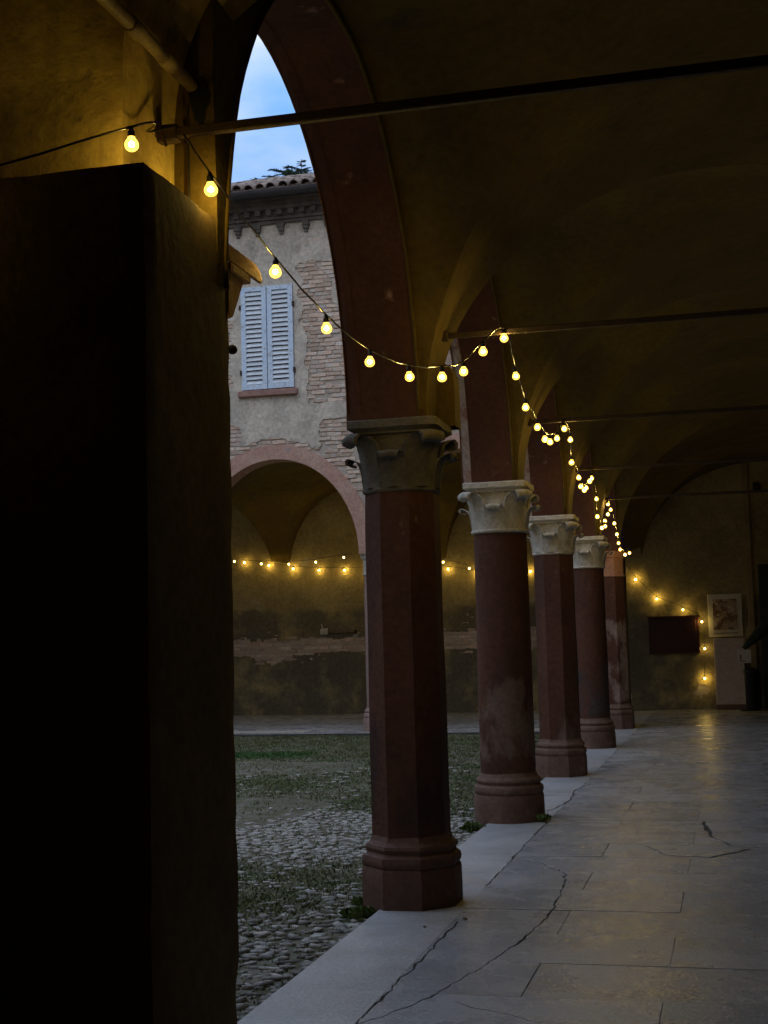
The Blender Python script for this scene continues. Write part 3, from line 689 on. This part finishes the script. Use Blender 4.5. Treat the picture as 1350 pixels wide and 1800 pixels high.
def slab(x0, x1, y0, y1, parent, thick=.05, mt=SLAB):
    cx, cy = (x0+x1)/2, (y0+y1)/2; g = .0004; gy = .0014
    rotj = (random.gauss(0, .0016), random.gauss(0, .0016), random.gauss(0, .001)); zj = random.uniform(-.002, .002)
    hit = [c for c, b in cutters if b[0] < x1 and b[1] > x0 and b[2] < y1 and b[3] > y0]
    if not hit:
        key = (round(x1-x0, 3), round(y1-y0, 3), mt.name)
        if key not in slab_cache:
            slab_cache[key] = MB().box(-(x1-x0)/2+g, (x1-x0)/2-g, -(y1-y0)/2+gy, (y1-y0)/2-gy, -thick, 0, .0012).mesh('floor_slab', mt, bevel=.0022)
        return link('floor_slab', slab_cache[key], parent, (cx, cy, zj), rotj)
    me = MB().box(x0+g, x1-g, y0+gy, y1-gy, -thick, 0, .001).mesh('floor_slab', mt, bevel=.0022)
    o = link('floor_slab', me, None, (0, 0, zj))
    for c in hit:
        md = o.modifiers.new('cut', 'BOOLEAN'); md.operation = 'DIFFERENCE'; md.object = c; md.solver = 'EXACT'
    bpy.context.view_layer.update(); dg = bpy.context.evaluated_depsgraph_get()
    nm = bpy.data.meshes.new_from_object(o.evaluated_get(dg)); o.modifiers.clear(); o.data = nm; o.parent = parent
    return o
for a in range(13):
    y0 = 2.27+1.885*a; slab(-2.045, -1.56, y0, y0+1.885 if a < 12 else 27.4, pv, mt=SLAB_EDGE)
y = 1.03; r_ = 0
while y < 27.3:
    y1 = min(y+.624, 27.49)
    xs = [-1.56, -.36, .84, 2.04, 2.88] if r_ % 2 else [-1.56, -.96, .24, 1.44, 2.64, 2.88]
    for a, b in zip(xs, xs[1:]): slab(a, b, y, y1, pv)
    y = y1; r_ += 1
for c, _ in cutters:
    bpy.data.objects.remove(c)
tag(MB().box(-3, 2.9, -3, 1.02, -.035, -.004).build('near_floor', SLAB), kind='structure')
tag(MB().box(-2.76, -2.05, 1.02, 4.0, -.035, -.004).build('near_side_floor', SLAB), kind='structure')
fp = tag(MB().box(-16, -2.05, 22.05, 27.5, -.30, -.009).build('far_pavement', BED), kind='structure')
xx = -2.055; r_ = 0
for (ya, yb) in ((22.05, 22.75), (22.75, 23.95), (23.95, 25.15), (25.15, 26.35), (26.35, 27.49)):
    x = -2.055+(.5 if r_ % 2 else 0); r_ += 1
    while x > -12:
        slab(x-1.25, min(x, -2.055), ya, yb, fp); x -= 1.25
# ------------------------------------------------------------------ courtyard ground, cobbles, grass
gm = MB(); rows = []
for i in range(91):
    yy = 3+i*.22; rows.append([(x, yy, GZ+.018*fbm(x*.7, yy*.7, 1)+.010*fbm(x*4, yy*4, 2)) for x in [-2.04-.14*k for k in range(75)]])
gm.grid(rows, flip=False)
far_g = MB()
far_g.add([(-1500, -1500, GZ-.12), (1500, -1500, GZ-.12), (1500, 1500, GZ-.12), (-1500, 1500, GZ-.12)], [(0, 1, 2, 3)])
tag(far_g.build('ground', DIRT), kind='structure')
yard = tag(gm.build('courtyard_ground', DIRT, smooth=True), kind='structure')
def gz(x, y): return GZ+.018*fbm(x*.7, y*.7, 1)+.010*fbm(x*4, y*4, 2)
def turf(x, y):    # >0 grass, <0 stones
    s = .75*fbm(x*.55+3, y*.45, 4, 3)+.25*fbm(x*1.9, y*1.6, 9, 3)
    s += .8*(sstep(11.3, 13.8, y))-.12-.60*bx_(x, y, -4.2, -2.0, 10.2, 12.0, .5)+.42*bx_(x, y, -4.5, -2.5, 7.4, 9.6, .5)-.25*(1-sstep(6.3, 7.6, y))
    return s
def bare(x, y): return bx_(x, y, -7, -3.9, 11.3, 13.4, .5)+bx_(x, y, -9, -4.6, 15.8, 17.4, .5)*.9
CB = []
for k in range(8):
    bm = bmesh.new(); bmesh.ops.create_icosphere(bm, subdivisions=1, radius=1)
    sx, sy, sz = random.uniform(.030, .055), random.uniform(.018, .032), random.uniform(.012, .019)
    for v in bm.verts:
        q = v.co*(1+.30*noise.noise(v.co*1.9+Vector((k*3, 0, 0)))); e = 2.6
        q.z = min(q.z, .62+.1*q.x); v.co = Vector((q.x*sx, q.y*sy, q.z*sz))
    me = bpy.data.meshes.new('cobblestone'); bm.to_mesh(me); bm.free(); me.materials.append(COBBLE); me.shade_smooth(); CB.append(me)
spots = []; y = 5.2
while y < 16.5:
    x = -2.09+random.uniform(-.03, 0); xl = -.41*y-.5
    while x > xl:
        xx_, yy_ = x+random.gauss(0, .012), y+random.gauss(0, .012)
        t = turf(xx_, yy_)+random.gauss(0, .10)
        pr_ = .92 if t < .05 else .55 if t < .22 else .14
        if bare(xx_, yy_) > .45: pr_ *= .12
        if y > 13: pr_ *= .4
        if random.random() < pr_: spots.append((xx_, yy_))
        x -= random.uniform(.068, .115)
    y += random.uniform(.046, .062)
spots.sort(key=lambda p: p[1])
vis = [p for p in spots if -p[0]/p[1] < .382]; hid = [p for p in spots if -p[0]/p[1] >= .382]
for k, (x, y) in enumerate(vis[:300]):
    o = link('cobblestone', random.choice(CB), yard, (x, y, gz(x, y)+random.uniform(-.006, .008)), (random.gauss(0, .12), random.gauss(0, .12), random.gauss(.1, .6)))
    s_ = random.uniform(.7, 1.2)*(1.35 if random.random() < .06 else 1); o.scale = (s_*random.uniform(.85, 1.2), s_, s_)
cm = MB(); tb = [([tuple(v.co) for v in me.vertices], [tuple(p.vertices) for p in me.polygons]) for me in CB]
for x, y in vis[300:]+hid:
    vs_, fs_ = random.choice(tb); a = random.gauss(.1, .6); s_ = random.uniform(.7, 1.2); ca, sa = math.cos(a)*s_, math.sin(a)*s_; zz_ = gz(x, y)+random.uniform(-.006, .008)
    cm.add([(x+v[0]*ca-v[1]*sa, y+v[0]*sa+v[1]*ca, zz_+v[2]*s_) for v in vs_], fs_)
tag(cm.build('far_cobbles', COBBLE, yard, smooth=True), kind='stuff')
g1, g2 = MB(), MB()
for k in range(190000):
    y = 5.3+17*random.random()**.8; x = -2.1-random.random()*(.40*y+.2-2.1+.4)
    if x < -9.6: continue
    t = turf(x, y)+.15*random.gauss(0, 1); lush = bx_(x, y, -8.2, -5.75, 17.9, 18.9, .3)*sstep(-.2, .3, fbm(x*2, y*2, 3)+.35)
    if t < -.05 and lush < .5 and random.random() > .10: continue
    if bare(x, y) > .4 and random.random() > .12 and lush < .3: continue
    if lush < .3 and random.random() > .35+.5*sstep(-.1, .3, fbm(x*1.3, y*1.3, 6)): continue
    h_ = random.uniform(.014, .034)*(1.5 if lush > .4 else 1); a = random.random()*6.28; wd = .0035+.004*random.random()+.0002*y; z = gz(x, y)-.003
    c_, s_ = math.cos(a)*wd, math.sin(a)*wd; lx, ly = random.gauss(0, .024), random.gauss(0, .024)
    (g2 if lush > .4 else g1).add([(x-c_, y-s_, z), (x+c_, y+s_, z), (x+lx, y+ly, z+h_)], [(0, 1, 2)])
tag(g1.build('grass', GRASS), 'short patchy grass growing between the courtyard cobbles', 'grass', kind='stuff')
tag(g2.build('lush_grass', GREEN), 'bright green grass strip near the far pavement', 'grass', kind='stuff')
def weed(x, y, z, r, n, label):
    root = empty('weed', (x, y, z), label, 'weed')
    mb = MB()
    for k in range(n):
        a = random.random()*6.28; l_ = r*random.uniform(.4, 1); h_ = random.uniform(.02, .075); w_ = random.uniform(.006, .014); bx0 = Vector((random.gauss(0, r*.3), random.gauss(0, r*.3), 0))
        d = Vector((math.cos(a), math.sin(a), 0)); s_ = Vector((-d.y, d.x, 0))*w_
        p0, p1, p2 = bx0, bx0+d*l_*.5+Vector((0, 0, h_)), bx0+d*l_+Vector((0, 0, h_*.7))
        mb.add([p0, p1-s_, p2, p1+s_], [(0, 1, 2), (0, 2, 3)])
    tag(mb.build('leaves', LEAF, root), kind='stuff'); return root
weed(-2.16, 7.82, gz(-2.16, 7.82), .10, 70, 'low weeds at the courtyard side of the nearest column base')
weed(-2.2, 8.1, gz(-2.2, 8.1), .09, 60, 'weed tuft behind the nearest column base')
weed(-1.60, 11.52, .0, .055, 50, 'small weed tuft in the joint beside the round column base')
weed(-2.14, 11.3, gz(-2.1, 11.3), .10, 70, 'weeds along the pavement edge by the round column')
for k, (x, y, s_, lb) in enumerate(((-1.50, 7.58, .013, 'tiny dark stone on the slab right of the nearest column'), (-1.68, 7.36, .009, 'tiny dark stone in front of the nearest column'))):
    bm = bmesh.new(); bmesh.ops.create_icosphere(bm, subdivisions=1, radius=s_)
    for v in bm.verts: v.co = Vector((v.co.x*1.3, v.co.y, v.co.z*.6))*(1+.3*noise.noise(v.co*90))
    me = bpy.data.meshes.new('pebble'); bm.to_mesh(me); bm.free(); me.materials.append(STONE_D)
    tag(link('pebble', me, None, (x, y, s_*.5)), lb, 'pebble')

# ------------------------------------------------------------------ things along the end wall
YE = 27.475
bxr = empty('wall_cabinet', (-1.13, YE, 1.09), 'dark red wooden notice cabinet on the end wall below the bulbs', 'cabinet')
MB().box(-.48, .48, -.10, 0, 0, .69, .004).build('case', BOXRED, bxr, bevel=.006)
MB().box(-.50, .50, -.13, .0, .69, .72, .003).build('lid', BOXRED, bxr, bevel=.004)
MB().box(-.42, .42, -.108, -.09, .05, .64, .002).build('door_panel', BOXRED, bxr, bevel=.006)
ps_ = empty('framed_print', (-.15, YE, 1.39), 'cream framed brownish print on the end wall above the pinkish panel', 'picture')
MB().box(-.32, .32, -.03, 0, 0, .82, .002).build('frame', FRAME, ps_, bevel=.006)
MB().box(-.225, .225, -.038, -.031, .13, .72).build('print', PRINT, ps_)
MB().box(-.23, .235, -.0365, -.0312, .055, .075).build('caption_strip', mat('caption_ink', (.25, .2, .15), rough=.8, bump=0), ps_)
pn = empty('panel_stand', (-.09, YE-.15, 0), 'tall pinkish display panel standing below the framed print', 'panel')
MB().box(-.30, .28, 0, .08, .09, 1.36, .003).build('board', PANELM, pn, bevel=.006)
MB().box(-.31, .29, -.03, .11, 0, .10, .002).build('foot', mat('brown_foot', (.16, .09, .06), rough=.7, bump=.1), pn, bevel=.004)
for a, b, c, d in ((-.26, -.24, .16, 1.29), (.22, .24, .16, 1.29), (-.24, .22, .16, .18), (-.24, .22, 1.27, 1.29)): MB().box(a, b, -.012, .001, c, d).build('moulding', FRAME, pn)
pc = empty('sign_card', (.16, 26.9, .89), 'small white card with a red mark on a black post by the pinkish panel', 'sign')
MB().box(-.13, .13, -.004, .004, 0, .25).build('card', PAPER, pc)
MB().box(-.075, -.045, -.007, -.0045, .06, .16).build('red_mark', INKR, pc); MB().box(-.085, .02, -.007, -.0045, .03, .045).build('text_line', INKD, pc)
MB().tube([(.02, .03, -.88), (.02, .02, .1)], .016, 8).build('post', BLACK, pc); MB().lathe([(.14, -.889), (.14, -.87), (.02, -.86)], 20, 0, (.02, .03)).build('post_base', BLACK, pc)
bn = empty('waste_bin', (.27, 26.95, 0), 'narrow black bin behind the small white card', 'bin')
MB().lathe([(.10, 0), (.115, .02), (.13, .68), (.14, .70), (.135, .72), (.115, .71)], 20).build('bin_body', BLACK, bn, angle=R_(30)); MB().lathe([(.14, .715), (.135, .76), (.06, .80)], 20).build('bin_lid', BLACK, bn, angle=R_(30))
um = empty('folded_parasol', (.155, 26.2, 1.17), 'dark green folded parasol slanting in from the right edge', 'parasol')
d0 = Vector((.92, .0, .86)).normalized(); rr_ = [.035, .085, .10, .095, .09, .075, .05, .02]
MB().tube([d0*(1.7*k/7) for k in range(8)], rr_, 12).build('canopy', GREENC, um, smooth=True); MB().tube([d0*-.0, d0*1.9], .018, 8).build('pole', BLACK, um); MB().tube([d0*.35, d0*.40], .102, 12).build('strap', BLACK, um)
ub = empty('parasol_stand', (1.5, 26.2, 0), 'dark stand holding the slanted parasol, right of the view', 'stand')
MB().box(-.3, .3, -.3, .3, 0, .06).build('foot', BLACK, ub, bevel=.01); MB().tube([(0, .0, .05), (0, 0, 2.45)], .025, 10).build('mast', BLACK, ub)
dr = empty('door', (.9, YE, 0), 'dark green door in an ochre frame at the right end of the end wall', 'door')
MB().box(-.62, -.50, -.07, 0, 0, 4.7, .002).build('frame_post', WOODF, dr, bevel=.008); MB().box(.50, .62, -.07, 0, 0, 4.2, .002).build('frame_post', WOODF, dr, bevel=.008)
MB().box(-.40, .40, -.05, 0, .02, 2.75, .002).build('door_leaf', DOORM, dr, bevel=.004)
for zz_ in (.2, 1.45): MB().box(-.30, .30, -.07, -.045, zz_, zz_+1.05).build('door_panel', DOORM, dr, bevel=.02)
MB().box(-.50, .50, -.045, 0, 2.76, 2.84).build('lintel', WOODF, dr)
wb = empty('wall_box', (.55, YE, 4.18), 'small dark box high on the end wall near the vault', 'box')
MB().box(-.07, .07, -.10, 0, 0, .14).build('housing', BLACK, wb, bevel=.01); MB().box(-.09, .09, -.02, 0, -.03, .0).build('bracket', IRON, wb)
ib = empty('iron_bracket', (-8.23, 27.47, 1.66), 'broken iron bar bracket on the stained back wall below the bulbs', 'bracket')
MB().tube([(.08, -.03, .0), (.35, -.04, -.01), (.70, -.03, .005)], .012, 6).build('bar', IRON, ib); MB().box(-.05, .09, -.05, 0, -.02, .10, .012).build('mortar_lump', STONE_W, ib); MB().tube([(0, -.04, .08), (-.03, -.05, .2)], .01, 5).build('spike', STONE_W, ib); MB().box(.66, .72, -.04, 0, -.02, .06, .006).build('end_plate', IRON, ib)

# ------------------------------------------------------------------ bulbs on strings
gl_m = MB().lathe([(.004, .026), (.011, .024), (.0125, .018), (.0165, .013), (.0205, .006), (.0222, -.001), (.0215, -.008), (.018, -.015), (.011, -.0205), (.003, -.0225)], 14).mesh('globe', GLOBE, smooth=True)
bm = bmesh.new(); bmesh.ops.create_icosphere(bm, subdivisions=1, radius=.0100)
co_m = bpy.data.meshes.new('filament'); bm.to_mesh(co_m); bm.free(); co_m.materials.append(CORE)
so_m = MB().lathe([(.0105, .022), (.0112, .024), (.0112, .040), (.008, .044), (.006, .052), (.003, .056)], 12).mesh('socket', SOCK, smooth=False)
def string(name, pts, label, ends=(None, None), r=.0042, sag=.0, tilt=0):
    p0 = Vector(pts[0]); root = empty(name, p0, label, 'string lights')
    anchors = [Vector(p)+Vector((0, 0, .058)) for p in pts]
    if ends[0]: anchors = [Vector(e) for e in ends[0]]+anchors
    if ends[1]: anchors = anchors+[Vector(e) for e in ends[1]]
    path = []
    for i in range(len(anchors)-1):          # Catmull-Rom through the sockets
        a = anchors[max(i-1, 0)]; b = anchors[i]; c = anchors[i+1]; d = anchors[min(i+2, len(anchors)-1)]
        for k in range(8):
            t = k/8; q = .5*((2*b)+(c-a)*t+(2*a-5*b+4*c-d)*t*t+(3*b-a-3*c+d)*t**3)
            q += Vector((noise.noise(q*9), noise.noise(q*9+Vector((5, 5, 5))), noise.noise(q*7)))*.006*math.sin(math.pi*t); path.append(q-p0)
    path.append(anchors[-1]-p0)
    MB().tube(path, r, 6).build('cable', CABLE, root, smooth=True)
    for p in pts:
        q = Vector(p)-p0; rot = (random.gauss(0, .08), random.gauss(0, .08)+tilt, random.random()*6)
        g = link('bulb', gl_m, root, q, rot); g.scale = (1.08*random.uniform(.96, 1.05),)*3; link('filament', co_m, g, (0, 0, 0)); link('socket', so_m, g, (0, 0, 0))
    return root
run1 = [(-1.722, 4.48, 3.146), (-1.703, 5.127, 3.011), (-1.631, 5.59, 2.875), (-1.561, 6.044, 2.81), (-1.486, 6.529, 2.822), (-1.415, 6.982, 2.895), (-1.363, 7.321, 2.983), (-1.31, 7.66, 3.156), (-1.244, 8.03, 3.305)]
run2 = [(-1.265, 8.6, 3.179), (-1.282, 9.11, 3.059), (-1.276, 9.62, 2.996), (-1.29, 10.13, 2.98), (-1.316, 10.64, 3.028), (-1.322, 11.15, 3.125), (-1.317, 11.66, 3.275)]
run3 = [(-1.312, 12.05, 3.233), (-1.359, 12.509, 3.088), (-1.347, 12.967, 2.997), (-1.378, 13.426, 2.961), (-1.392, 13.884, 2.97), (-1.418, 14.343, 3.039), (-1.423, 14.801, 3.156), (-1.444, 15.26, 3.239)]
run4 = [(-1.449, 15.8, 3.058), (-1.495, 16.313, 2.898), (-1.493, 16.827, 2.8), (-1.497, 17.34, 2.857), (-1.541, 17.853, 2.965), (-1.544, 18.367, 3.092), (-1.58, 18.88, 3.27)]
run5 = [(-1.573, 19.2, 3.223), (-1.567, 19.65, 3.066), (-1.572, 20.1, 2.943), (-1.588, 20.55, 2.842), (-1.604, 21.0, 2.771), (-1.567, 21.45, 2.716), (-1.53, 21.9, 2.764)]
string('string_lights', run1+run2+run3+run4+run5, 'long string of warm bulbs swagged from rod to rod along the arcade', ends=([(-1.80, 4.425, 3.335)], [(-1.62, 22.3, 2.86)]))
string('string_lights', [(-2.68, 3.90, 2.97), (-1.80, 3.985, 3.147)], 'short string lying along the top of the dark pier with one bright bulb', ends=([(-2.75, 3.80, 3.10)], [(-1.86, 4.25, 3.29), (-1.83, 4.43, 3.375)]))
la = [(-9.91, 3.19), (-9.37, 3.11), (-8.84, 3.02), (-8.28, 2.97), (-7.73, 2.95), (-7.18, 2.94), (-6.64, 2.95), (-6.11, 2.94), (-5.55, 2.89), (-4.96, 2.79), (-4.42, 2.76), (-3.88, 2.78)]
string('string_lights', [(x, 27.40, z) for x, z in la], 'lower string of bulbs glowing against the far back wall behind the courtyard', r=.005)
lb_ = [(-9.69, 3.15), (-9.12, 3.08), (-8.54, 3.05), (-7.98, 3.07), (-7.4, 3.14), (-6.87, 3.14), (-6.35, 3.12), (-5.84, 3.07), (-5.4, 2.97), (-4.89, 2.83)]
string('string_lights', [(x, 26.2, z) for x, z in lb_], 'upper string of bulbs hanging inside the far portico, seen through its arches', r=.005)
le = [(-1.816, 2.544), (-1.427, 2.152), (-.936, 1.926), (-.591, 1.685), (-.561, 1.168), (-.588, .601)]
string('string_lights', [(x, 27.39-(.05 if 1 < i < 4 else 0), z) for i, (x, z) in enumerate(le)], 'string of six bulbs trailing down the end wall round the dark red cabinet', ends=([(-2.0, 27.2, 2.9)], None), r=.005)

# ------------------------------------------------------------------ trees behind the roof
def conifer(x, y, H, label, lean=0, droop=.12, rmax=2.2, top=1.0, n=26, seed=1, dens=26, pw=.8):
    rnd = random.Random(seed); root = empty('conifer_tree', (x, y, GZ-.1), label, 'tree')
    MB().tube([(0, 0, 0), (.05, 0, H*.4), (0, .04, H*.8), (lean, 0, H)], [.22, .15, .05, .008], 8).build('trunk', BARK, root, smooth=True)
    wood, nd = MB(), MB()
    for i in range(n):
        t = (i/(n-1)); h_ = H*(.35+.645*t**.45); L_ = max(.16, rmax*((1-(h_/H))*2.6)**pw*rnd.uniform(.75, 1.1)) if h_ < H*.985 else .12
        L_ = min(L_, rmax)
        for b_ in range(5):
            a = rnd.random()*6.28; d = Vector((math.cos(a), math.sin(a), 0)); pts = [Vector((lean*(h_/H)**3, 0, h_))+d*L_*s_+Vector((0, 0, L_*(.28*s_-droop*3*s_*s_))) for s_ in (0, .25, .5, .75, 1)]
            wood.tube(pts, [.02, .015, .012, .008, .003], 4)
            m_ = int(dens*L_)+6
            for k in range(m_):
                s_ = .15+.85*k/m_; j = min(3, int(s_*4)); f_ = s_*4-j; q = pts[j].lerp(pts[j+1], f_); sd = Vector((-d.y, d.x, 0))*rnd.choice((-1, 1))
                tip = q+(sd*.8+d*.6+Vector((0, 0, rnd.uniform(-.25, .25))))*rnd.uniform(.08, .19)*(1.1-.5*s_); w_ = Vector((0, 0, .012))+d*.012
                nd.add([q-w_, q+w_, tip], [(0, 1, 2)])
    cr_ = nd.build('crown', NEEDLE, root); wood.build('branches', BARK, root)
    return root
conifer(-11.75, 38, 15.85, 'thin pointed conifer top rising above the far tiled roof', rmax=1.8, seed=3, n=40, droop=.02, pw=.6)
conifer(-12.35, 38, 15.72, 'bushy conifer with drooping fronds just above the far roof', droop=.10, rmax=1.15, seed=5, n=44, dens=80, lean=.2, pw=.12)
conifer(-13.35, 38.4, 15.62, 'small dark conifer tip at the left of the far roof line', rmax=1.6, seed=9, n=40, droop=.12, pw=.25)
